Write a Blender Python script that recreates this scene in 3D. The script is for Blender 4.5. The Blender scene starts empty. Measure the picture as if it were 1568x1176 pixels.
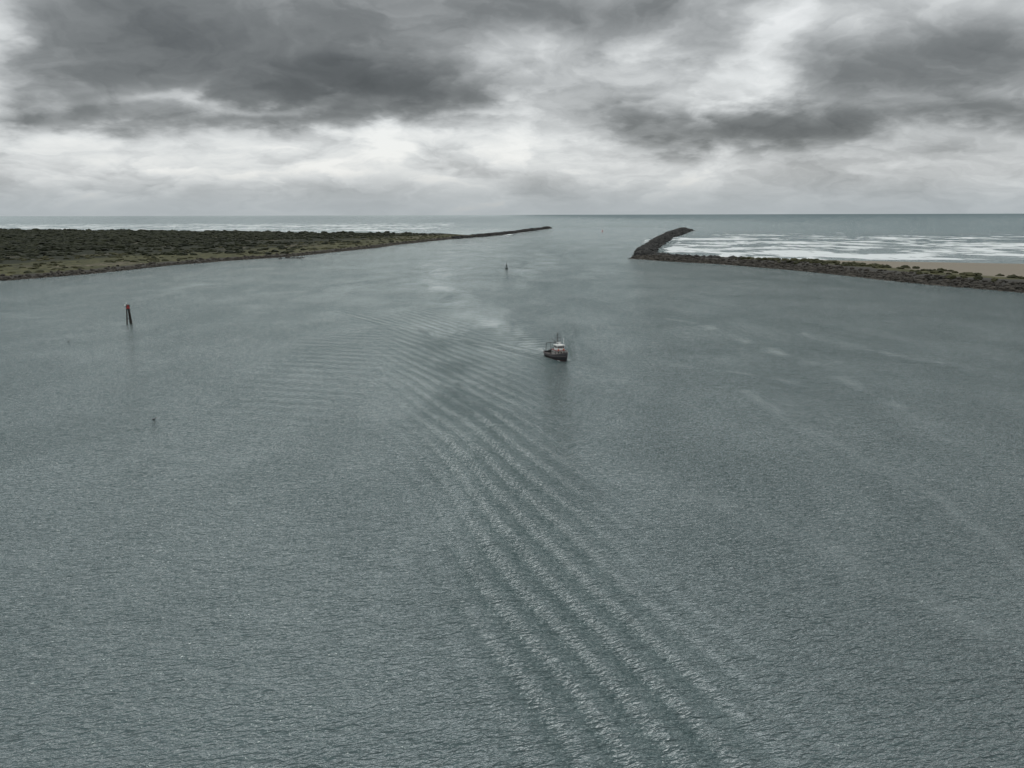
import bpy, math, random
import numpy as np
from mathutils import Vector, Matrix
random.seed(3); rng=np.random.default_rng(7)
scene=bpy.context.scene
scene.view_settings.view_transform='Standard'
scene.view_settings.look='None'
scene.view_settings.exposure=0

# ---------------------------------------------------------------- node helper
class NT:
    def __init__(s,tree): s.t=tree; s.n=tree.nodes; s.l=tree.links
    def new(s,typ,**kw):
        n=s.n.new(typ)
        for k,v in kw.items(): setattr(n,k,v)
        return n
    def setin(s,sock,v):
        if isinstance(v,bpy.types.NodeSocket): s.l.new(v,sock)
        else: sock.default_value=v
    def math(s,op,a,b=None,c=None,clamp=False):
        n=s.new('ShaderNodeMath',operation=op,use_clamp=clamp)
        s.setin(n.inputs[0],a)
        if b is not None: s.setin(n.inputs[1],b)
        if c is not None: s.setin(n.inputs[2],c)
        return n.outputs[0]
    def vmath(s,op,a,b=None):
        n=s.new('ShaderNodeVectorMath',operation=op)
        s.setin(n.inputs[0],a)
        if b is not None: s.setin(n.inputs[1],b)
        return n.outputs['Value'] if op in('LENGTH','DOT_PRODUCT') else n.outputs['Vector']
    def smooth(s,v,a,b,lo=0.0,hi=1.0,interp='SMOOTHSTEP'):
        n=s.new('ShaderNodeMapRange',interpolation_type=interp)
        s.setin(n.inputs['Value'],v)
        s.setin(n.inputs['From Min'],a); s.setin(n.inputs['From Max'],b)
        s.setin(n.inputs['To Min'],lo); s.setin(n.inputs['To Max'],hi)
        return n.outputs['Result']
    def noise(s,vec,scale,detail=4,rough=.5,dist=0.0,out='Fac'):
        n=s.new('ShaderNodeTexNoise')
        s.setin(n.inputs['Vector'],vec); n.inputs['Scale'].default_value=scale
        n.inputs['Detail'].default_value=detail; n.inputs['Roughness'].default_value=rough
        n.inputs['Distortion'].default_value=dist
        return n.outputs[out]
    def ramp(s,fac,stops):
        n=s.new('ShaderNodeValToRGB'); e=n.color_ramp.elements
        while len(e)<len(stops): e.new(.5)
        for i,(p,c) in enumerate(stops):
            e[i].position=p; e[i].color=(*c,1) if not isinstance(c,float) else (c,c,c,1)
        s.setin(n.inputs[0],fac); return n.outputs[0]
    def mix(s,f,a,b):
        n=s.new('ShaderNodeMix',data_type='RGBA')
        s.setin(n.inputs[0],f)
        for i,v in((6,a),(7,b)):
            if isinstance(v,tuple) and len(v)==3: v=(*v,1)
            s.setin(n.inputs[i],v)
        return n.outputs[2]
    def mixf(s,f,a,b):
        n=s.new('ShaderNodeMix',data_type='FLOAT')
        s.setin(n.inputs[0],f); s.setin(n.inputs[2],a); s.setin(n.inputs[3],b)
        return n.outputs[0]
    def comb(s,x,y,z):
        n=s.new('ShaderNodeCombineXYZ')
        for i,v in enumerate((x,y,z)): s.setin(n.inputs[i],v)
        return n.outputs[0]
    def sep(s,v):
        n=s.new('ShaderNodeSeparateXYZ'); s.setin(n.inputs[0],v); return n.outputs

def new_mat(name):
    m=bpy.data.materials.new(name); m.use_nodes=True
    m.node_tree.nodes.clear(); nt=NT(m.node_tree)
    out=nt.new('ShaderNodeOutputMaterial'); return m,nt,out
def simple_mat(name,col,rough=.6,var=.25,scale=1.5,metal=0.0,bump=0.0):
    m,nt,out=new_mat(name)
    p=nt.new('ShaderNodeBsdfPrincipled')
    tc=nt.new('ShaderNodeTexCoord').outputs['Object']
    n=nt.noise(tc,scale,5,.6)
    lo=tuple(c*(1-var) for c in col); hi=tuple(min(1,c*(1+var)) for c in col)
    nt.l.new(nt.mix(nt.smooth(n,.3,.7),lo,hi),p.inputs['Base Color'])
    p.inputs['Roughness'].default_value=rough; p.inputs['Metallic'].default_value=metal
    if bump:
        b=nt.new('ShaderNodeBump'); b.inputs['Strength'].default_value=bump; b.inputs['Distance'].default_value=.2
        nt.l.new(n,b.inputs['Height']); nt.l.new(b.outputs[0],p.inputs['Normal'])
    nt.l.new(p.outputs[0],out.inputs[0]); return m

# ---------------------------------------------------------------- world
SUN_EL=math.radians(48); SUN_AZ=math.radians(4)
w=bpy.data.worlds.new("World"); scene.world=w; w.use_nodes=True
w.node_tree.nodes.clear(); W=NT(w.node_tree)
wout=W.new('ShaderNodeOutputWorld')
sky=W.new('ShaderNodeTexSky',sky_type='NISHITA'); sky.sun_disc=False
sky.sun_elevation=SUN_EL; sky.sun_rotation=SUN_AZ; sky.altitude=50; sky.dust_density=2
bgs=W.new('ShaderNodeBackground'); W.l.new(sky.outputs[0],bgs.inputs[0]); bgs.inputs[1].default_value=.09
d=W.new('ShaderNodeTexCoord').outputs['Generated']
x,y,z=W.sep(d)[:3]
ay=W.math('MAXIMUM',W.math('ABSOLUTE',y),.05)
A=W.math('DIVIDE',x,ay); E=W.math('DIVIDE',z,ay)
zp=W.math('ADD',W.math('MAXIMUM',z,0.0),.30)
cp=W.comb(W.math('DIVIDE',x,zp),W.math('DIVIDE',y,zp),0.0)
warp=W.noise(cp,2.8,5,.55,out='Color')
warp=W.vmath('SUBTRACT',warp,(.5,.5,.5))
AE=W.comb(A,E,0.0)
AEw=W.vmath('ADD',AE,W.vmath('MULTIPLY',warp,(.24,.11,0)))
blobs=[(-.455,.195,.22,.085,.34),(-.276,.168,.24,.055,.44),(-.12,.145,.17,.040,.54),(.13,.225,.16,.06,.40),
 (.207,.098,.19,.026,.56),(.35,.112,.12,.025,.36),(.50,.175,.22,.055,.40),(.60,.115,.14,.025,.40),
 (-.58,.108,.17,.026,.38),(-.24,.108,.18,.016,.24),(-.34,.25,.3,.05,.34),(.45,.125,.2,.015,.14),(-.1,.235,.16,.04,.22),
 (.012,.092,.15,.036,-.42),(-.167,.095,.07,.020,-.32),(.31,.20,.045,.08,-.32),(-.63,.20,.05,.07,-.40),
 (-.43,.068,.30,.028,-.30),(.24,.150,.12,.028,-.24),(.02,.19,.06,.035,-.22),(.55,.24,.2,.03,-.12),(-.05,.050,.40,.024,-.08),
 (-.35,.126,.2,.010,-.24)]
D=None
for (a,e,sx,sy,wt) in blobs:
    v=W.vmath('MULTIPLY',W.vmath('SUBTRACT',AEw,(a,e,0)),(1/sx,1/sy,0))
    f=W.smooth(W.vmath('LENGTH',v),1.5,0.0,0.0,wt)
    D=f if D is None else W.math('ADD',D,f)
cpw=W.vmath('ADD',cp,W.vmath('MULTIPLY',warp,(.55,.55,0)))
n1=W.noise(cpw,2.6,6,.5,.2); n2=W.noise(W.vmath('ADD',cpw,(7,3,2)),7.0,5,.54,.3)
D=W.math('ADD',D,W.math('MULTIPLY',W.math('SUBTRACT',n1,.5),1.0))
D=W.math('ADD',D,W.math('MULTIPLY',W.math('SUBTRACT',n2,.5),.46))
D=W.math('ADD',D,.37)
Dr=W.math('MULTIPLY',D,.75)
ccol=W.ramp(Dr,[(0,(.88,.895,.89)),(.12,(.71,.735,.74)),(.27,(.50,.522,.53)),(.42,(.315,.333,.34)),(.58,(.185,.199,.204)),(.76,(.115,.126,.131)),(1,(.065,.073,.077))])
hz=W.smooth(E,.0,.06,.85,0.0)
ccol=W.mix(hz,ccol,(.41,.455,.48))
up=W.smooth(z,.24,.5,0.0,.8)
ccol=W.mix(up,ccol,(.80,.84,.85))
bgc=W.new('ShaderNodeBackground'); W.l.new(ccol,bgc.inputs[0]); bgc.inputs[1].default_value=1
ms=W.new('ShaderNodeMixShader')
cov=W.smooth(D,.0,.25,.88,.97)
W.l.new(cov,ms.inputs[0]); W.l.new(bgs.outputs[0],ms.inputs[1]); W.l.new(bgc.outputs[0],ms.inputs[2])
W.l.new(ms.outputs[0],wout.inputs[0])

# sun
sl=bpy.data.lights.new('sun','SUN'); sl.energy=.8; sl.angle=math.radians(20); sl.color=(1,.96,.9)
so=bpy.data.objects.new('sun',sl); scene.collection.objects.link(so)
sd=Vector((math.sin(SUN_AZ)*math.cos(SUN_EL),math.cos(SUN_AZ)*math.cos(SUN_EL),math.sin(SUN_EL)))
so.rotation_euler=sd.to_track_quat('Z','Y').to_euler(); so.location=(0,0,300)

# ---------------------------------------------------------------- camera
cam=bpy.data.cameras.new('camera'); co=bpy.data.objects.new('camera',cam); scene.collection.objects.link(co)
cam.sensor_width=36; cam.lens=18/math.tan(math.radians(33)); cam.clip_start=.5; cam.clip_end=200000
R=Matrix.Rotation(math.radians(90-12.15),4,'X')@Matrix.Rotation(math.radians(-.146),4,'Z')
co.matrix_world=Matrix.Translation((0,0,45))@R
scene.camera=co

# ---------------------------------------------------------------- mesh helpers
def mesh_np(name,verts,faces,mats=None,smooth=False,attrs=None):
    me=bpy.data.meshes.new(name); k=faces.shape[1]
    me.vertices.add(len(verts)); me.vertices.foreach_set('co',verts.astype(np.float32).ravel())
    me.loops.add(faces.size); me.loops.foreach_set('vertex_index',faces.astype(np.int32).ravel())
    me.polygons.add(len(faces)); me.polygons.foreach_set('loop_start',np.arange(0,faces.size,k,dtype=np.int32))
    me.update(calc_edges=True)
    me.polygons.foreach_set('use_smooth',np.full(len(faces),smooth))
    if attrs:
        for n_,a in attrs.items():
            at=me.attributes.new(n_,'FLOAT','POINT'); at.data.foreach_set('value',a.astype(np.float32).ravel())
    me.validate(); ob=bpy.data.objects.new(name,me); scene.collection.objects.link(ob)
    for m in (mats or []): me.materials.append(m)
    return ob
def grid_faces(nx,ny):
    i=np.arange(nx-1)[None,:]+nx*np.arange(ny-1)[:,None]
    i=i.ravel(); return np.stack([i,i+1,i+1+nx,i+nx],1)
def seg_dist(P,line,closed=False):
    L=list(line); 
    if closed: L=L+[L[0]]
    best=np.full(len(P),1e9)
    for a,b in zip(L[:-1],L[1:]):
        a=np.array(a,float)[:2]; b=np.array(b,float)[:2]; ab=b-a
        t=np.clip(((P-a)@ab)/(ab@ab),0,1)
        dd=np.hypot(*(P-(a+t[:,None]*ab)).T); best=np.minimum(best,dd)
    return best
def inside(P,poly):
    c=np.zeros(len(P),bool); n=len(poly)
    for i in range(n):
        x1,y1=poly[i]; x2,y2=poly[(i+1)%n]
        if y1==y2: continue
        cond=((y1>P[:,1])!=(y2>P[:,1]))&(P[:,0]<(x2-x1)*(P[:,1]-y1)/(y2-y1)+x1)
        c^=cond
    return c
_tab=rng.random((256,256))
def vnoise(x,y):
    xi=np.floor(x).astype(int); yi=np.floor(y).astype(int); fx=x-xi; fy=y-yi
    fx=fx*fx*(3-2*fx); fy=fy*fy*(3-2*fy); g=lambda a,b:_tab[a%256,b%256]
    return (g(xi,yi)*(1-fx)+g(xi+1,yi)*fx)*(1-fy)+(g(xi,yi+1)*(1-fx)+g(xi+1,yi+1)*fx)*fy
def fbm(x,y,o=4):
    s=0;a=.5;t=0
    for k in range(o): s=s+a*vnoise(x*2**k+17*k,y*2**k+9*k); t+=a; a*=.5
    return s/t
import bmesh
def ico_template(sub,seed,amp,freq=1.5):
    bm=bmesh.new(); bmesh.ops.create_icosphere(bm,subdivisions=sub,radius=1)
    V=np.array([v.co[:] for v in bm.verts]); F=np.array([[v.index for v in f.verts] for f in bm.faces]); bm.free()
    r=np.random.default_rng(seed); 
    n=np.zeros(len(V))
    for k in range(5):
        dr=r.normal(size=3)*freq*(1+k*.6); n+=np.sin(V@dr+r.random()*6)/(1+k*.4)
    V=V*(1+amp*n[:,None]/2+amp*.35*r.normal(size=(len(V),1)))
    return V,F
def scatter(name,templates,pos,scl,mats,smooth=False,tint=None):
    vs=[];fs=[];at=[];off=0
    for i,(p,s) in enumerate(zip(pos,scl)):
        V,F=templates[i%len(templates)]
        a=random.random()*6.283; c,sn=math.cos(a),math.sin(a)
        x_=V[:,0]*c-V[:,1]*sn; y_=V[:,0]*sn+V[:,1]*c
        vs.append(np.stack([x_*s[0]+p[0],y_*s[1]+p[1],V[:,2]*s[2]+p[2]],1)); fs.append(F+off); off+=len(V)
        at.append(np.full(len(V),random.random()))
    return mesh_np(name,np.concatenate(vs),np.concatenate(fs),mats,smooth,{'tint':np.concatenate(at)})
rockT=[ico_template(1,i,.34) for i in range(8)]
bushT=[ico_template(2,20+i,.32,2.4) for i in range(8)]

# ---------------------------------------------------------------- layout (metres, camera bank at origin, +Y to sea)
L_shore=[(-900,300),(-520,470),(-420,530),(-361,560),(-334,620),(-322,680),(-316,724),(-286,803),(-243,877),(-216,999),(-190,1100),(-178,1209),(-140,1380),(-105,1528)]
L_back=[(-60,1640),(-120,1740),(-209,1800),(-408,1820),(-690,1990),(-1530,2350),(-3200,3100)]
L_poly=L_shore+L_back+[(-3300,300)]
L_jetty=[(-110,1510),(-34,1763),(10,1990),(57,2249),(116,2556)]
R_chan=[(124,824),(155,770),(190,731),(226,660),(250,588),(266,524),(297,458),(340,390),(420,300),(700,150)]
R_back=[(1800,150),(1800,480),(1000,600),(464,721),(381,754),(274,803),(215,862),(175,900),(140,880)]
R_poly=R_chan+R_back
R_jetty=[(215,745),(165,790),(138,832),(160,960),(200,1136),(294,1540),(380,1860),(465,2170)]

# ---------------------------------------------------------------- water
def seq(*parts): return np.unique(np.round(np.concatenate(parts),3))
X=seq(np.arange(-90,75,.6),np.arange(-420,420,4.),np.arange(-2500,2500,25.),[-60000,-30000,-15000,-8000,-5000,-3500,3500,5000,8000,15000,30000,60000])
Y=seq(np.arange(34,430,.75),np.arange(430,3000,12.),np.arange(-1000,34,60.),[-3000,3300,3700,4300,5200,6500,8500,12000,18000,30000,60000])
gx,gy=np.meshgrid(X,Y); px=gx.ravel(); py=gy.ravel(); P=np.stack([px,py],1)
xc=np.interp(py,[0,40,64,90,143,216,258,341,420],[22,14.5,9.2,3.2,-5.5,-17,-25,-39,-52])
u=px-xc
g=.12*py+.0004*py**2
lam=4.4
ph=2*np.pi/lam*(u+g)+1.2*(fbm(px/30,py/60,2)-.5)*5
sig=np.where(u>0,7.2,6.2)+py*.020
env=np.exp(-np.abs(u/sig)**1.8)*np.clip((py-10)/40,0,1)*np.clip((400-py)/170,0,1)
modu=.2+1.5*fbm(px/8+5,py/13,3)
zz=(.112+.0002*py)*env*modu*(np.sin(ph)+.28*np.sin(2*ph+.7))
# older wash, left
ph2=2*np.pi/6.5*((py)*.93+px*.25)
zz+=.014*np.sin(ph2+6*fbm(px/40,py/40,2))*np.exp(-((px+60)/30)**2-((py-250)/70)**2)*np.clip((px+90)/35,0,1)*2*fbm(px/18,py/14,2)
# kelvin wake of the boat
bow=np.array([16.2,242.5]); hd=np.array([.27,-.963]); hd/=np.linalg.norm(hd)
rel=P-bow; along=-(rel@hd); cr=rel@np.array([-hd[1],hd[0]])
for sgn in(1,-1):
    off=cr*sgn-(np.maximum(along,0)*.40+1.4)
    for j,(o_,am) in enumerate([(0,1.),(-4.2,.5),(-8.4,.25)]):
        e_=np.exp(-((off-o_)/2.2)**2)*np.clip((along+o_)/4,0,1)*np.exp(-np.maximum(along,0)/80)
        zz+=.30*am*e_*np.cos(2*np.pi/4.2*(off-o_)+.12*along)
stern=along-12
tw=np.exp(-(cr/(4+.08*np.maximum(stern,0)))**2)*np.clip(stern/6,0,1)*np.exp(-np.maximum(stern,0)/70)
zz+=.07*tw*np.cos(2*np.pi/5.5*along+3*fbm(px/5,py/5,2))
inner=(px>-90)&(px<75)&(py>34)&(py<430)
zz=np.where(inner,zz,0)
foam=np.zeros(len(px))
foam+=.72*np.exp(-(cr/(1.5+.06*np.maximum(stern,0)))**2)*np.clip((along-11)/3,0,1)*np.exp(-np.maximum(stern,0)/45)
foam+=.85*np.exp(-((np.abs(cr)-(np.clip(along,0,30)*.20+.8))/.9)**2)*np.clip((along+1.0)/2,0,1)*np.exp(-np.maximum(along,0)/9)
foam=np.where(inner,foam,0)
slick_glint=.85*np.exp(-((cr+2-.03*stern)/(3.6+.055*np.maximum(stern,0)))**2)*np.clip(stern/10,0,1)*np.clip((200-stern)/130,0,1)*np.clip(2.2*fbm(px/5,py/24,3)-.45,0,1.5)
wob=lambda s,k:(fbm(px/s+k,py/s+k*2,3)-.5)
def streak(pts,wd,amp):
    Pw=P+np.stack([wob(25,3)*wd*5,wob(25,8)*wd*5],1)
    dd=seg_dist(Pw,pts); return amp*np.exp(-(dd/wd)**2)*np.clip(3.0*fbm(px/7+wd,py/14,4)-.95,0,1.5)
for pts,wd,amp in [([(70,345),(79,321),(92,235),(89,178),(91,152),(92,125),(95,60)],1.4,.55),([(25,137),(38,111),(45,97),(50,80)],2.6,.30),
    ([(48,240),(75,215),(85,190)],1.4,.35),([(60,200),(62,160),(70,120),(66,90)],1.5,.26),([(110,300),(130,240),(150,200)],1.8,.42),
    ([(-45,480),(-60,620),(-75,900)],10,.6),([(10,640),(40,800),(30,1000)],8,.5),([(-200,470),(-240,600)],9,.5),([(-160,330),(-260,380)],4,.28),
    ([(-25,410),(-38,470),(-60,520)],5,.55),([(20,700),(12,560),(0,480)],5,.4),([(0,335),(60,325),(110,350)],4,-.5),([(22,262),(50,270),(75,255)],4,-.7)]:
    slick_glint+=streak(pts,wd,amp)  # streaks calm the ripples and carry a painted-in sky glint
dR=seg_dist(P,R_back[1:]); dJ=seg_dist(P,R_jetty[2:]); 
jx=np.interp(py,[p[1] for p in R_jetty[2:]],[p[0] for p in R_jetty[2:]])
sea_r=np.clip((px-jx-5)/25,0,1)*(py>780)
surf=sea_r*np.clip((2600-py)/900,0,1)*np.clip(1.25-dR/1500,0,1)
surf=np.maximum(surf,sea_r*np.exp(-dR/55)*1.3)
surf=np.maximum(surf,.8*np.exp(-((dJ-18)/22)**2)*(py>1300)*(px>jx-30))
sea_l=np.clip((-px-100)/200,0,1)*(py>1800)*np.clip((5200-py)/1200,0,1)*np.clip((py-1900)/300,0,1)
surf=np.maximum(surf,.84*sea_l)
lj=seg_dist(P,L_jetty); surf=np.maximum(surf,.8*np.exp(-((lj-14)/14)**2)*(py>1700))
sea=np.maximum(np.clip((py-1500)/1400,0,1),sea_r*np.clip((py-900)/400,0,1))
sea=np.clip(sea*(.30+.70*np.clip((px+900)/2500,0,1)),0,1)
def wmat():
    m,nt,out=new_mat('channel_water')
    tc=nt.new('ShaderNodeTexCoord').outputs['Object']
    at=lambda n_:nt.new('ShaderNodeAttribute',attribute_name=n_).outputs['Fac']
    foam_,slick_glint_,surf_,sea_=at('foam'),at('slick_glint'),at('surf'),at('sea')
    lf=nt.noise(nt.vmath('MULTIPLY',tc,(.010,.016,0)),1,3,.55,.4)
    lf2=nt.noise(nt.vmath('MULTIPLY',tc,(.045,.022,0)),1,3,.5,.6)
    rot=nt.new('ShaderNodeVectorRotate',rotation_type='Z_AXIS'); nt.l.new(tc,rot.inputs['Vector']); rot.inputs['Angle'].default_value=math.radians(-14)
    rv=rot.outputs[0]
    r1=nt.noise(nt.vmath('MULTIPLY',rv,(.52,1.25,1)),1,3,.55,.35)
    r1=nt.math('SUBTRACT',1.0,nt.math('ABSOLUTE',nt.math('SUBTRACT',nt.math('MULTIPLY',r1,2.6),1.3)))
    r2=nt.noise(nt.vmath('MULTIPLY',rv,(1.1,2.4,1)),1,2,.55,.2)
    r3=nt.noise(nt.vmath('MULTIPLY',tc,(.16,.30,1)),1,2,.5,.3)
    h=nt.math('ADD',nt.math('MULTIPLY',r1,.42),nt.math('MULTIPLY',r2,.46))
    h=nt.math('ADD',h,nt.math('MULTIPLY',r3,1.1))
    xx=nt.sep(tc)[0]
    st=nt.math('MULTIPLY',nt.smooth(lf,.3,.7,.9,1.15),nt.smooth(lf2,.3,.7,.82,1.15))
    st=nt.math('MULTIPLY',st,nt.smooth(xx,-50.,40.,.82,1.3))
    st=nt.math('MULTIPLY',st,nt.smooth(slick_glint_,-.8,1.0,1.4,.6,'LINEAR'))
    b=nt.new('ShaderNodeBump'); b.inputs['Strength'].default_value=1.0
    nt.l.new(nt.math('MULTIPLY',st,1.25),b.inputs['Distance']); nt.l.new(h,b.inputs['Height'])
    body=nt.mix(nt.smooth(lf,.3,.7),(.030,.066,.067),(.042,.080,.081))
    body=nt.mix(sea_,body,(.028,.074,.086))
    body=nt.mix(nt.math('MULTIPLY',nt.math('MAXIMUM',slick_glint_,0.0),.55,clamp=True),body,(.33,.37,.37))  # pale body colour: bubbly water, plus bright sky reflection painted in
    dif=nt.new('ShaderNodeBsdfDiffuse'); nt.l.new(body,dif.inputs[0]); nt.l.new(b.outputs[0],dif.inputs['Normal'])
    gl=nt.new('ShaderNodeBsdfGlossy'); gl.inputs['Color'].default_value=(.92,.985,.99,1)
    gl.inputs['Roughness'].default_value=.09; nt.l.new(b.outputs[0],gl.inputs['Normal'])
    fr=nt.new('ShaderNodeFresnel'); fr.inputs[0].default_value=1.46; nt.l.new(b.outputs[0],fr.inputs['Normal'])
    cap=nt.mixf(sea_,.90,.34)
    fac=nt.math('MINIMUM',nt.math('MULTIPLY',fr.outputs[0],2.15),cap)
    mx=nt.new('ShaderNodeMixShader'); nt.l.new(fac,mx.inputs[0]); nt.l.new(dif.outputs[0],mx.inputs[1]); nt.l.new(gl.outputs[0],mx.inputs[2])
    fn=nt.noise(nt.vmath('MULTIPLY',tc,(1.1,.9,1)),1,5,.65,.5)
    f1=nt.smooth(nt.math('ADD',fn,nt.math('SUBTRACT',foam_,.5)),.52,.80)
    sn=nt.noise(nt.vmath('MULTIPLY',tc,(.009,.0085,1)),1,5,.6,.9)
    sn2=nt.noise(nt.vmath('MULTIPLY',tc,(.06,.02,1)),1,4,.6,.5)
    sv=nt.math('ADD',nt.math('ADD',nt.math('MULTIPLY',sn,.72),nt.math('MULTIPLY',sn2,.28)),nt.math('MULTIPLY',nt.math('SUBTRACT',surf_,1.0),.22))
    f2=nt.math('MULTIPLY',nt.smooth(sv,.455,.53),nt.smooth(surf_,.02,.25))
    ff=nt.math('MULTIPLY',nt.math('MAXIMUM',f1,f2,clamp=True),.92)
    fd=nt.new('ShaderNodeBsdfDiffuse'); fd.inputs[0].default_value=(.74,.77,.77,1)
    mx2=nt.new('ShaderNodeMixShader'); nt.l.new(ff,mx2.inputs[0]); nt.l.new(mx.outputs[0],mx2.inputs[1]); nt.l.new(fd.outputs[0],mx2.inputs[2])
    nt.l.new(mx2.outputs[0],out.inputs[0]); return m
water=mesh_np('water',np.stack([px,py,zz],1),grid_faces(len(X),len(Y)),[wmat()],True,{'foam':foam,'slick_glint':slick_glint,'surf':surf,'sea':sea})

# ---------------------------------------------------------------- land
def landmat(name,kind):
    m,nt,out=new_mat(name)
    tc=nt.new('ShaderNodeTexCoord').outputs['Object']
    ds=nt.new('ShaderNodeAttribute',attribute_name='shore').outputs['Fac']
    n1=nt.noise(nt.vmath('MULTIPLY',tc,(.012,.012,.05)),1,5,.6); n2=nt.noise(nt.vmath('MULTIPLY',tc,(.12,.12,.3)),1,6,.65)
    n3=nt.noise(nt.vmath('MULTIPLY',tc,(.6,.6,.6)),1,4,.6)
    sand=nt.mix(n3,(.19,.165,.13),(.28,.25,.20)) if kind=='right' else nt.mix(n3,(.12,.105,.075),(.20,.175,.13))
    grass=nt.mix(nt.smooth(n2,.35,.65),(.036,.040,.020),(.112,.108,.052))
    dark=nt.mix(n2,(.013,.017,.011),(.034,.038,.021))
    rock=nt.mix(n3,(.03,.029,.027),(.10,.095,.085))
    if kind=='left':
        c=nt.mix(nt.smooth(nt.math('ADD',ds,nt.math('MULTIPLY',nt.math('SUBTRACT',n1,.5),260.)),70.,130.),grass,dark)
        c=nt.mix(nt.math('MULTIPLY',nt.smooth(n1,.54,.62),nt.smooth(n2,.42,.6)),c,sand)
        c=nt.mix(nt.smooth(nt.math('ADD',ds,nt.math('MULTIPLY',n2,16.)),22.,14.),c,rock)
    else:
        c=nt.mix(nt.smooth(nt.math('ADD',ds,nt.math('MULTIPLY',n2,30.)),75.,50.),sand,grass)
        c=nt.mix(nt.smooth(nt.math('ADD',ds,nt.math('MULTIPLY',n2,16.)),34.,26.),c,rock)
    p=nt.new('ShaderNodeBsdfPrincipled'); nt.l.new(c,p.inputs['Base Color']); p.inputs['Roughness'].default_value=.9
    p.inputs['Specular IOR Level'].default_value=.15
    b=nt.new('ShaderNodeBump'); b.inputs['Strength'].default_value=.8; b.inputs['Distance'].default_value=1.5
    nt.l.new(nt.math('ADD',n2,nt.math('MULTIPLY',n3,.3)),b.inputs['Height']); nt.l.new(b.outputs[0],p.inputs['Normal'])
    nt.l.new(p.outputs[0],out.inputs[0]); return m
def hL(P):
    ins=inside(P,L_poly); dc=seg_dist(P,L_shore); db=seg_dist(P,L_back)
    dd=np.minimum(dc,db); n=fbm(P[:,0]/70,P[:,1]/70,4)
    z=np.minimum(dc*.28,3.0)+np.clip((dc-40)/150,0,1)*(n*3.2)+2.0*np.exp(-((db-60)/40)**2)*(.4+n)
    z=np.minimum(z,db*.12)
    return np.where(ins,z,-np.minimum(dd*.25,5)),dc,ins
def hR(P):
    ins=inside(P,R_poly); dc=seg_dist(P,R_chan); db=seg_dist(P,R_back)
    n=fbm(P[:,0]/25,P[:,1]/25,4)
    z=np.minimum(np.minimum(dc*.32,4.2)+ (n-.35)*3.0*np.exp(-((dc-22)/20)**2)-np.clip((dc-40)/60,0,1)*1.4,db*.045)
    return np.where(ins,z,-np.minimum(np.minimum(dc,db)*.25,5)),dc,ins
def land(name,x0,x1,y0,y1,st,hf,mat):
    X=np.arange(x0,x1,st);Y=np.arange(y0,y1,st); a,b=np.meshgrid(X,Y); P=np.stack([a.ravel(),b.ravel()],1)
    z,dc,ins=hf(P); return mesh_np(name,np.column_stack([P,z]),grid_faces(len(X),len(Y)),[mat],True,{'shore':dc})
land('grassy_headland',-3200,-20,310,3200,7,hL,landmat('headland_ground','left'))
land('sandy_spit',110,1780,160,940,3.5,hR,landmat('spit_ground','right'))

def tintmat(name,c1,c2,rough,scale=.8):
    m,nt,out=new_mat(name); p=nt.new('ShaderNodeBsdfPrincipled')
    tc=nt.new('ShaderNodeTexCoord').outputs['Object']; n=nt.noise(tc,scale,5,.65)
    t=nt.new('ShaderNodeAttribute',attribute_name='tint').outputs['Fac']
    f=nt.math('ADD',nt.math('MULTIPLY',t,.6),nt.math('MULTIPLY',nt.smooth(n,.3,.7),.4))
    nt.l.new(nt.mix(f,c1,c2),p.inputs['Base Color']); p.inputs['Roughness'].default_value=rough
    p.inputs['Specular IOR Level'].default_value=.2
    b=nt.new('ShaderNodeBump'); b.inputs['Strength'].default_value=.7; b.inputs['Distance'].default_value=.4
    nt.l.new(n,b.inputs['Height']); nt.l.new(b.outputs[0],p.inputs['Normal'])
    nt.l.new(p.outputs[0],out.inputs[0]); return m
rockm=tintmat('basalt_rock',(.015,.016,.016),(.062,.06,.056),.85)
rockm2=tintmat('bank_rock',(.018,.017,.015),(.095,.085,.07),.85)
bushm=tintmat('shore_pine_foliage',(.011,.0145,.009),(.038,.042,.022),.9,.5)
bushm2=tintmat('beach_grass_foliage',(.022,.026,.012),(.078,.075,.036),.9,.5)

N=26000; cx=rng.uniform(-2400,-120,N); cy=rng.uniform(500,2400,N); Pn=np.stack([cx,cy],1)
z,dc,ins=hL(Pn); db=seg_dist(Pn,L_back); nn=fbm(cx/90,cy/90,3)
thr=dc+ (nn-.5)*420
keep=ins&(thr>95)&(db>70)&(rng.random(N)<np.clip((thr-85)/160,0.08,.7))&(cx>-.72*cy-80)
cx,cy,z,dc=cx[keep],cy[keep],z[keep],dc[keep]
s=rng.uniform(1.6,5.0,len(cx))*np.clip(.55+dc/900,.5,1.1)*(.7+.6*fbm(cx/60,cy/60,2))
scatter('shore_pine_thicket',bushT,np.stack([cx,cy,z+s*.2],1),np.stack([s*1.45,s*1.45,s*.68],1),[bushm])
N=6000; cx=rng.uniform(-900,-110,N); cy=rng.uniform(480,1600,N); Pn=np.stack([cx,cy],1); z,dc,ins=hL(Pn)
nn=fbm(cx/50+9,cy/50,3); keep=ins&(dc>14)&(dc<170)&(nn>.48); cx,cy,z=cx[keep],cy[keep],z[keep]; s=rng.uniform(.7,2.1,len(cx))
scatter('low_shrubs',bushT,np.stack([cx,cy,z+s*.15],1),np.stack([s*1.5,s*1.5,s*.6],1),[bushm2])
N=5200; cx=rng.uniform(180,760,N); cy=rng.uniform(180,780,N); Pn=np.stack([cx,cy],1); z,dc,ins=hR(Pn)
nn=fbm(cx/22+3,cy/22,3); keep=ins&(dc>11)&(dc<62)&(nn>.44)&(cx>215+rng.normal(0,12,N)); cx,cy,z=cx[keep],cy[keep],z[keep]; s=rng.uniform(.8,2.3,len(cx))
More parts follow.
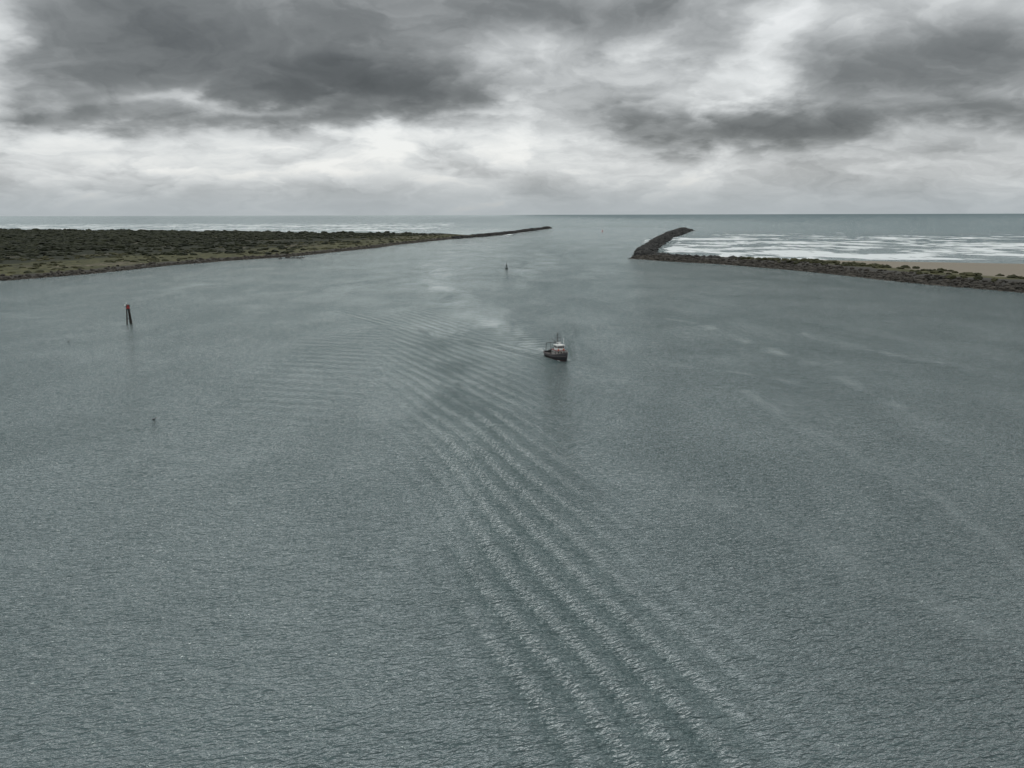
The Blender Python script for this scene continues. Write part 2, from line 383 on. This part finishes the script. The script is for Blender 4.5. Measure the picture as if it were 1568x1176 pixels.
scatter('bank_shrubs',bushT,np.stack([cx,cy,z+s*.2],1),np.stack([s*1.4,s*1.4,s*.75],1),[bushm2])

def along_(line,step,jit):
    out=[]
    for a,b in zip(line[:-1],line[1:]):
        a=np.array(a,float);b=np.array(b,float);L=np.linalg.norm(b-a);n=max(1,int(L/step)); t=(np.arange(n)+rng.random(n))/n
        nr=np.array([-(b-a)[1],(b-a)[0]])/L
        out.append(a+t[:,None]*(b-a)+nr*rng.normal(0,jit,n)[:,None])
    return np.concatenate(out)
Pn=along_(L_shore[1:],.38,4.0); z,dc,ins=hL(Pn); k=z>-1.6; Pn=Pn[k];z=z[k]; s=rng.uniform(.6,1.7,len(Pn))
scatter('riprap_shore',rockT,np.column_stack([Pn,z+.2]),np.stack([s*1.3,s,s*.8],1),[rockm2])
Pn=along_(R_chan[:-1],.11,5.5); z,dc,ins=hR(Pn); k=z>-1.8; Pn=Pn[k];z=z[k]; s=rng.uniform(.5,1.2,len(Pn))*rng.choice([1,1,1.7],len(Pn))
scatter('riprap_bank',rockT,np.column_stack([Pn,z+.2]),np.stack([s*1.3,s,s*.8],1),[rockm2])
def jetty(name,line,w0,w1,h0,h1,step,rs):
    L=[np.array(p,float) for p in line]; cum=[0]
    for a,b in zip(L[:-1],L[1:]): cum.append(cum[-1]+np.linalg.norm(b-a))
    tot=cum[-1]; arr=np.array(line,float)
    par=bpy.data.objects.new(name,None); scene.collection.objects.link(par)
    S=np.linspace(0,tot,160); cxx=np.interp(S,cum,arr[:,0]); cyy=np.interp(S,cum,arr[:,1])
    kk=np.ones(9)/9
    cxx[4:-4]=np.convolve(cxx,kk,'valid'); cyy[4:-4]=np.convolve(cyy,kk,'valid')
    tx=np.gradient(cxx);ty=np.gradient(cyy);ln=np.hypot(tx,ty); nx,ny=-ty/ln,tx/ln
    mod=.72+.6*fbm(S/90,S*0+3,3)
    prof=[(-1.15,-.3),(-.55,.55),(-.25,.92),(.25,.92),(.55,.55),(1.15,-.3)]
    V=[]
    for i in range(len(S)):
        t=S[i]/tot; w=(w0+(w1-w0)*t**2)*mod[i]; h=(h0+(h1-h0)*t)*mod[i]
        for a_,b_ in prof: V.append((cxx[i]+nx[i]*a_*w,cyy[i]+ny[i]*a_*w,b_*h))
    core=mesh_np('core',np.array(V),grid_faces(6,len(S)),[rockm]); core.parent=par
    n=int(tot*step); s_=rng.random(n)*tot; q=rng.uniform(-1.15,1.15,n); t=s_/tot; mo=np.interp(s_,S,mod)
    w=(w0+(w1-w0)*t**2)*mo; h=(h0+(h1-h0)*t)*mo
    X_=np.interp(s_,S,cxx)+np.interp(s_,S,nx)*q*w; Y_=np.interp(s_,S,cyy)+np.interp(s_,S,ny)*q*w
    Z_=np.interp(np.abs(q),[0,.25,.55,1.15],[.95,.92,.55,-.3])*h
    n2=320; a=rng.random(n2)*6.28; r=np.sqrt(rng.random(n2))*w1*1.1
    X_=np.append(X_,arr[-1,0]+np.cos(a)*r);Y_=np.append(Y_,arr[-1,1]+np.sin(a)*r);Z_=np.append(Z_,h1*1.05*np.clip(1-(r/w1)**1.5*1.0,-.2,1))
    s=rng.uniform(rs*.5,rs*1.2,len(X_))*rng.choice([1,1,1,1.8],len(X_))
    o=scatter('armour_rocks',rockT,np.stack([X_,Y_,Z_+.2],1),np.stack([s*1.3,s,s*.85],1),[rockm]); o.parent=par
jetty('rock_jetty',R_jetty,9,23,4.0,6.6,3.2,1.8)
jetty('rock_jetty',L_jetty,9,9,3.0,4.4,2.2,1.9)
pp=np.array([(-236+rng.normal(0,7),845+rng.normal(0,7)) for _ in range(22)]); s=rng.uniform(.5,1.6,22)
scatter('tidal_rocks',rockT,np.column_stack([pp,np.full(22,.1)]),np.stack([s*1.4,s,s*.7],1),[rockm])

# ---------------------------------------------------------------- small builders
def link(ob,parent,mat):
    scene.collection.objects.link(ob); ob.parent=parent
    if mat: ob.data.materials.append(mat)
    return ob
def box(name,loc,size,mat,parent,bev=.04,rz=0,taper=1.0,ry=0):
    bm=bmesh.new(); bmesh.ops.create_cube(bm,size=1)
    for v in bm.verts:
        v.co.x*=size[0];v.co.y*=size[1];v.co.z*=size[2]
        if v.co.z>0: v.co.x*=taper;v.co.y*=taper
    if bev: bmesh.ops.bevel(bm,geom=bm.edges[:],offset=bev,segments=2,affect='EDGES')
    me=bpy.data.meshes.new(name);bm.to_mesh(me);bm.free();ob=bpy.data.objects.new(name,me);ob.location=loc;ob.rotation_euler=(0,ry,rz)
    return link(ob,parent,mat)
def rod(name,a,b,r,mat,parent,r2=None,seg=10):
    a=Vector(a);b=Vector(b);bm=bmesh.new()
    bmesh.ops.create_cone(bm,cap_ends=True,segments=seg,radius1=r,radius2=r if r2 is None else r2,depth=(b-a).length)
    me=bpy.data.meshes.new(name);bm.to_mesh(me);bm.free();ob=bpy.data.objects.new(name,me)
    ob.location=(a+b)/2;ob.rotation_euler=(b-a).to_track_quat('Z','Y').to_euler();return link(ob,parent,mat)
def empty(name,loc,rz=0):
    e=bpy.data.objects.new(name,None);scene.collection.objects.link(e);e.location=loc;e.rotation_euler=(0,0,rz);return e

M_hull=simple_mat('hull_dark_paint',(.020,.018,.022),.4,.3,1)
M_boot=simple_mat('red_boot_paint',(.08,.018,.016),.5,.3,1)
M_white=simple_mat('white_paint',(.74,.74,.72),.45,.12,1)
M_rail=simple_mat('weathered_rail_paint',(.18,.15,.14),.6,.3,2)
M_tan=simple_mat('house_lower_paint',(.42,.40,.38),.5,.2,1)
M_redtrim=simple_mat('red_trim_paint',(.22,.035,.028),.5,.2,1)
M_grey=simple_mat('deck_grey',(.09,.08,.075),.8,.25,2)
M_glass=simple_mat('dark_window_glass',(.012,.015,.018),.15,.1,1)
M_steel=simple_mat('galvanised_steel',(.16,.165,.165),.6,.2,4,.3)
M_dark=simple_mat('dark_gear',(.03,.03,.03),.7,.3,4)
M_orange=simple_mat('orange_float',(.62,.13,.03),.5,.15,3)
M_wood=simple_mat('creosoted_timber',(.025,.02,.016),.9,.4,3,bump=.5)
M_red=simple_mat('red_daymark',(.30,.028,.025),.5,.15,3)
M_green=simple_mat('green_buoy_paint',(.012,.022,.02),.5,.2,3)

# ---------------------------------------------------------------- fishing boat
boat=empty('fishing_boat',(14.4,249,0),math.atan2(-.935,.37))
st=[(-6.6,1.75,-.5,1.35),(-6.0,2.05,-.7,1.30),(-4,2.3,-.9,1.22),(-2,2.4,-1,1.22),(0,2.4,-1,1.32),(2,2.3,-1,1.52),(3.8,1.95,-.95,1.85),(5.2,1.35,-.8,2.2),(6.3,.65,-.45,2.55),(7.1,.06,.3,2.85)]
V=[];secs=[]
for (sx,hb,kz,sh) in st:
    row=[(sx,0,kz),(sx,hb*.55,kz*.6),(sx-.0,hb*.86,.12),(sx+.02*sh,hb,sh*.55),(sx+.05*sh,hb*1.04,sh)]
    full=[(a,-b,c) for a,b,c in row[:0:-1]]+row
    secs.append(full);V+=full
n=9; F=[]
for i in range(len(st)-1):
    for j in range(n-1): F.append((i*n+j,i*n+j+1,(i+1)*n+j+1,(i+1)*n+j))
me=bpy.data.meshes.new('hull');me.from_pydata(V,[],F+[tuple(range(n))]);me.update()
hull=bpy.data.objects.new('hull',me);link(hull,boat,M_hull);me.materials.append(M_boot)
for p in me.polygons:
    p.use_smooth=True
    if max(me.vertices[v].co.z for v in p.vertices)<.31: p.material_index=1
sol=hull.modifiers.new('s','SOLIDIFY');sol.thickness=.09;sol.offset=-1
def sweep(name,idx,r,mat,dz=0,dy=0):
    for side in (1,-1):
        pts=[secs[i][idx if side==1 else n-1-idx] for i in range(len(st))]
        cu=bpy.data.curves.new(name,'CURVE');cu.dimensions='3D';cu.bevel_depth=r;sp=cu.splines.new('POLY');sp.points.add(len(pts)-1)
        for q,pnt in zip(sp.points,pts): q.co=(pnt[0],pnt[1]*(1+dy),pnt[2]+dz,1)
        ob=bpy.data.objects.new(name,cu);scene.collection.objects.link(ob);ob.parent=boat;cu.materials.append(mat)
sweep('cap_rail',0,.07,M_rail,.03); sweep('rub_strake',1,.05,M_rail,.05,.02)
dv=[];
for (sx,hb,kz,sh) in st: dv+=[(sx,-hb*.97,sh-.55),(sx,hb*.97,sh-.55)]
me=bpy.data.meshes.new('deck');me.from_pydata(dv,[],[(2*i,2*i+2,2*i+3,2*i+1) for i in range(len(st)-1)]);link(bpy.data.objects.new('deck',me),boat,M_grey)
box('deckhouse',(1.2,0,1.75),(4.2,3.0,1.9),M_tan,boat,.12)
box('house_trim',(1.2,0,2.76),(4.4,3.2,.14),M_redtrim,boat,.03)
box('wheelhouse',(1.6,0,3.5),(2.7,2.5,1.65),M_white,boat,.12,taper=.93)
box('wheelhouse_roof',(1.6,0,4.42),(3.2,2.8,.14),M_white,boat,.05)
box('window_band',(1.6,0,3.8),(2.66,2.46,.62),M_glass,boat,.02)
for yy in(-1.18,-.6,0,.6,1.18): box('front_mullion',(2.93,yy,3.8),(.05,.10,.64),M_white,boat,0)
for sy in(-1,1):
    for xx in(.35,1.2,2.05,2.85): box('side_mullion',(xx,sy*1.235,3.8),(.12,.05,.64),M_white,boat,0)
    for xx in(.0,1.2): box('deckhouse_port',(xx,sy*1.505,2.1),(.5,.04,.45),M_glass,boat,.01)
    box('door',(2.35,sy*1.505,1.85),(.65,.05,1.4),M_grey,boat,.02)
for yy in(-.95,0,.95): box('lower_window',(3.305,yy,2.2),(.05,.5,.45),M_glass,boat,.01)
for (sx,hb,kz,sh) in st[5:]:
    for sy in(-1,1):
        rod('rail_post',(sx,sy*hb*1.0,sh),(sx,sy*hb*1.0,sh+.75),.03,M_rail,boat)
for i in range(5,len(st)-1):
    for sy in(-1,1):
        a,b=st[i],st[i+1]; rod('rail_top',(a[0],sy*a[1],a[3]+.75),(b[0],sy*b[1],b[3]+.75),.03,M_rail,boat)
rod('bow_roller',(6.6,-.25,2.75),(6.6,.25,2.75),.12,M_steel,boat)
box('anchor_winch',(5.2,0,1.95),(.7,.8,.6),M_dark,boat,.08)
rod('mast',(.4,0,4.4),(.3,0,8.4),.11,M_dark,boat,.07)
rod('cross_tree',(.35,-1.1,6.6),(.35,1.1,6.6),.06,M_dark,boat)
rod('cross_tree_upper',(.35,-.6,7.4),(.35,.6,7.4),.05,M_dark,boat)
box('radar',(1.3,0,5.15),(.25,1.5,.16),M_white,boat,.05); rod('radar_post',(1.3,0,4.5),(1.3,0,5.1),.12,M_white,boat)
for sy in(-1,1):
    rod('mast_leg',(-.6,sy*1.2,2.6),(.3,0,6.6),.07,M_dark,boat)
    rod('outrigger',(-.9,sy*1.5,1.6),(-1.5,sy*2.1,7.7),.06,M_dark,boat,.03)
    rod('stay',(-1.5,sy*2.1,7.6),(.3,0,8.1),.018,M_dark,boat); rod('shroud',(.3,0,8.0),(-.9,sy*2.2,1.4),.025,M_dark,boat)
    rod('aerial',(2.6,sy*1.1,4.4),(2.5,sy*1.15,6.6),.025,M_white,boat)
rod('forestay',(.3,0,8.1),(6.9,0,2.9),.025,M_dark,boat)
rod('boom',(.2,0,4.7),(-4.6,0,5.7),.08,M_dark,boat)
rod('gantry_l',(-4.8,-1.8,.8),(-4.8,-1.5,4.2),.09,M_dark,boat);rod('gantry_r',(-4.8,1.8,.8),(-4.8,1.5,4.2),.09,M_dark,boat);rod('gantry_top',(-4.8,-1.5,4.2),(-4.8,1.5,4.2),.09,M_dark,boat)
box('fish_hatch',(-2.6,0,1.0),(1.6,1.6,.5),M_grey,boat,.05); box('net_drum',(-5.2,0,1.4),(.9,1.9,.9),M_dark,boat,.3)
box('life_raft',(0.1,.7,4.7),(.9,.5,.42),M_white,boat,.15)
for yy,zz_ in((-1.0,3.0),(1.0,3.0)):
    bm=bmesh.new();bmesh.ops.create_uvsphere(bm,u_segments=12,v_segments=8,radius=.26);me=bpy.data.meshes.new('float_buoy');bm.to_mesh(me);bm.free()
    o=bpy.data.objects.new('float_buoy',me);o.location=(3.1,yy*.9,zz_+.08);link(o,boat,M_orange)

# ---------------------------------------------------------------- channel marker dolphin
mk=empty('channel_marker',(-161.4,331,0),.3)
for i,(a,b) in enumerate([((-1.15,-.5,-3),(-.42,-.05,8.1)),((1.15,-.6,-3),(.28,-.1,7.4)),((0.1,1.2,-3),(-.02,.3,7.5))]):
    rod('pile_%d'%(i+1),a,b,.30,M_wood,mk,.25,12)
rod('cross_brace',(-.85,-.35,1.9),(.75,-.4,3.2),.12,M_wood,mk)
rod('cable_band',(-.05,0.05,6.1),(-.05,.05,6.5),.68,M_dark,mk,seg=14)
box('platform',(0,0,7.55),(1.9,1.4,.16),M_dark,mk,.03)
me=bpy.data.meshes.new('daymark')
me.from_pydata([(-.75,-.78,6.7),(.95,-.78,6.7),(.1,-.78,8.5),(-.75,-.71,6.7),(.95,-.71,6.7),(.1,-.71,8.5)],[],[(0,1,2),(5,4,3),(0,3,4,1),(1,4,5,2),(2,5,3,0)])
link(bpy.data.objects.new('daymark',me),mk,M_red)
box('battery_box',(.35,.2,7.95),(.6,.5,.6),M_dark,mk,.04)
rod('lantern_post',(-.5,0,7.6),(-.5,0,8.7),.06,M_steel,mk); rod('lantern',(-.5,0,8.7),(-.5,0,9.1),.17,M_white,mk,.12)
box('number_board',(-1.0,-.2,8.2),(.55,.05,.7),M_white,mk,.01)
for sx in(-.9,.9): rod('hand_rail_post',(sx,.6,7.6),(sx,.6,8.5),.03,M_steel,mk)
rod('hand_rail',(-.9,.6,8.5),(.9,.6,8.5),.03,M_steel,mk)

def buoy(loc,h,mat):
    b=empty('navigation_buoy',loc,.4); k=h/4.6
    rod('float_body',(0,0,-.5*k),(0,0,.75*k),1.15*k,mat,b,1.15*k,20); rod('float_top',(0,0,.75*k),(0,0,1.0*k),1.15*k,mat,b,.8*k,20)
    for i in range(4):
        a=i*math.pi/2+.4; rod('tower_leg',(.75*k*math.cos(a),.75*k*math.sin(a),.95*k),(.32*k*math.cos(a),.32*k*math.sin(a),3.4*k),.11*k,mat,b)
    for zz_ in(1.8,2.6,3.3):
        r=(.62 if zz_<2 else .48 if zz_<3 else .36)*k
        rod('tower_ring',(0,0,(zz_-.04)*k),(0,0,(zz_+.04)*k),r,mat,b,seg=12)
    for a in(0,math.pi/2): box('radar_reflector',(0,0,2.6*k),(1.2*k,.04,1.5*k),mat,b,0,rz=a+.4)
    rod('lantern_base',(0,0,3.4*k),(0,0,3.9*k),.2*k,M_dark,b); rod('lantern',(0,0,3.9*k),(0,0,4.5*k),.17*k,M_glass,b,.1*k)
buoy((-4.3,667,0),5.4,M_green); buoy((235,2080,0),6.5,M_red)

# ---------------------------------------------------------------- seabirds
M_bird=simple_mat('dark_plumage',(.02,.018,.018),.7,.3,8); M_bill=simple_mat('bill',(.25,.14,.04),.5,.1,5); M_gull=simple_mat('gull_plumage',(.25,.25,.25),.7,.2,8)
def bird_float(loc,rz,k,mat=M_bird):
    b=empty('cormorant',loc,rz)
    me=bpy.data.meshes.new('body');pts=[(-.42,0,.10),(-.25,0,.07),(0,0,.06),(.22,0,.10),(.30,0,.22),(.31,0,.36),(.36,0,.43),(.42,0,.43)]
    me.from_pydata([Vector(p)*k for p in pts],[(i,i+1) for i in range(7)],[])
    o=bpy.data.objects.new('body',me);scene.collection.objects.link(o);o.parent=b;me.materials.append(mat)
    o.modifiers.new('skin','SKIN')
    for v,r in zip(me.skin_vertices[0].data,[(.05,.02),(.10,.07),(.14,.11),(.10,.09),(.045,.045),(.035,.035),(.05,.045),(.03,.03)]): v.radius=(r[0]*k,r[1]*k)
    me.skin_vertices[0].data[2].use_root=True
    o.modifiers.new('sub','SUBSURF').levels=2; o.modifiers['sub'].render_levels=2
    rod('bill',(.43*k,0,.43*k),(.55*k,0,.42*k),.018*k,M_bill,b,.006*k)
def bird_fly(loc,rz,k,mat,flap=.25):
    b=empty('gull',loc,rz)
    V=[(-.35,0,0),(-.22,.09,0),(.2,.1,0),(.38,0,.03),(.2,-.1,0),(-.22,-.09,0),(0,0,.1),(0,0,-.09)]
    F=[(0,1,6),(1,2,6),(2,3,6),(3,4,6),(4,5,6),(5,0,6),(1,0,7),(2,1,7),(3,2,7),(4,3,7),(5,4,7),(0,5,7)]
    for s in(1,-1):
        i=len(V);V+=[(.17,s*.08,.03),(-.1,s*.08,.03),(.24,s*.45,flap*.6),(.02,s*.45,flap*.6),(.02,s*.9,flap*.35),(-.06,s*.85,flap*.33)]
        F+=[(i,i+1,i+3,i+2),(i+2,i+3,i+5,i+4)]
    me=bpy.data.meshes.new('body');me.from_pydata([Vector(v)*k for v in V],[],F);link(bpy.data.objects.new('body',me),b,mat)
    rod('bill',(.36*k,0,.03*k),(.47*k,0,.02*k),.02*k,M_bill,b,.005*k)
bird_float((-162,285,0),.5,1.0); bird_float((-80.7,172,0),0.1,1.25)
for l,r,f in [((28,262,7),2.4,.4),((33,275,9),1.2,.2),((24,300,8),2.0,.3)]:
    bird_fly(l,r,.7,M_gull,f)
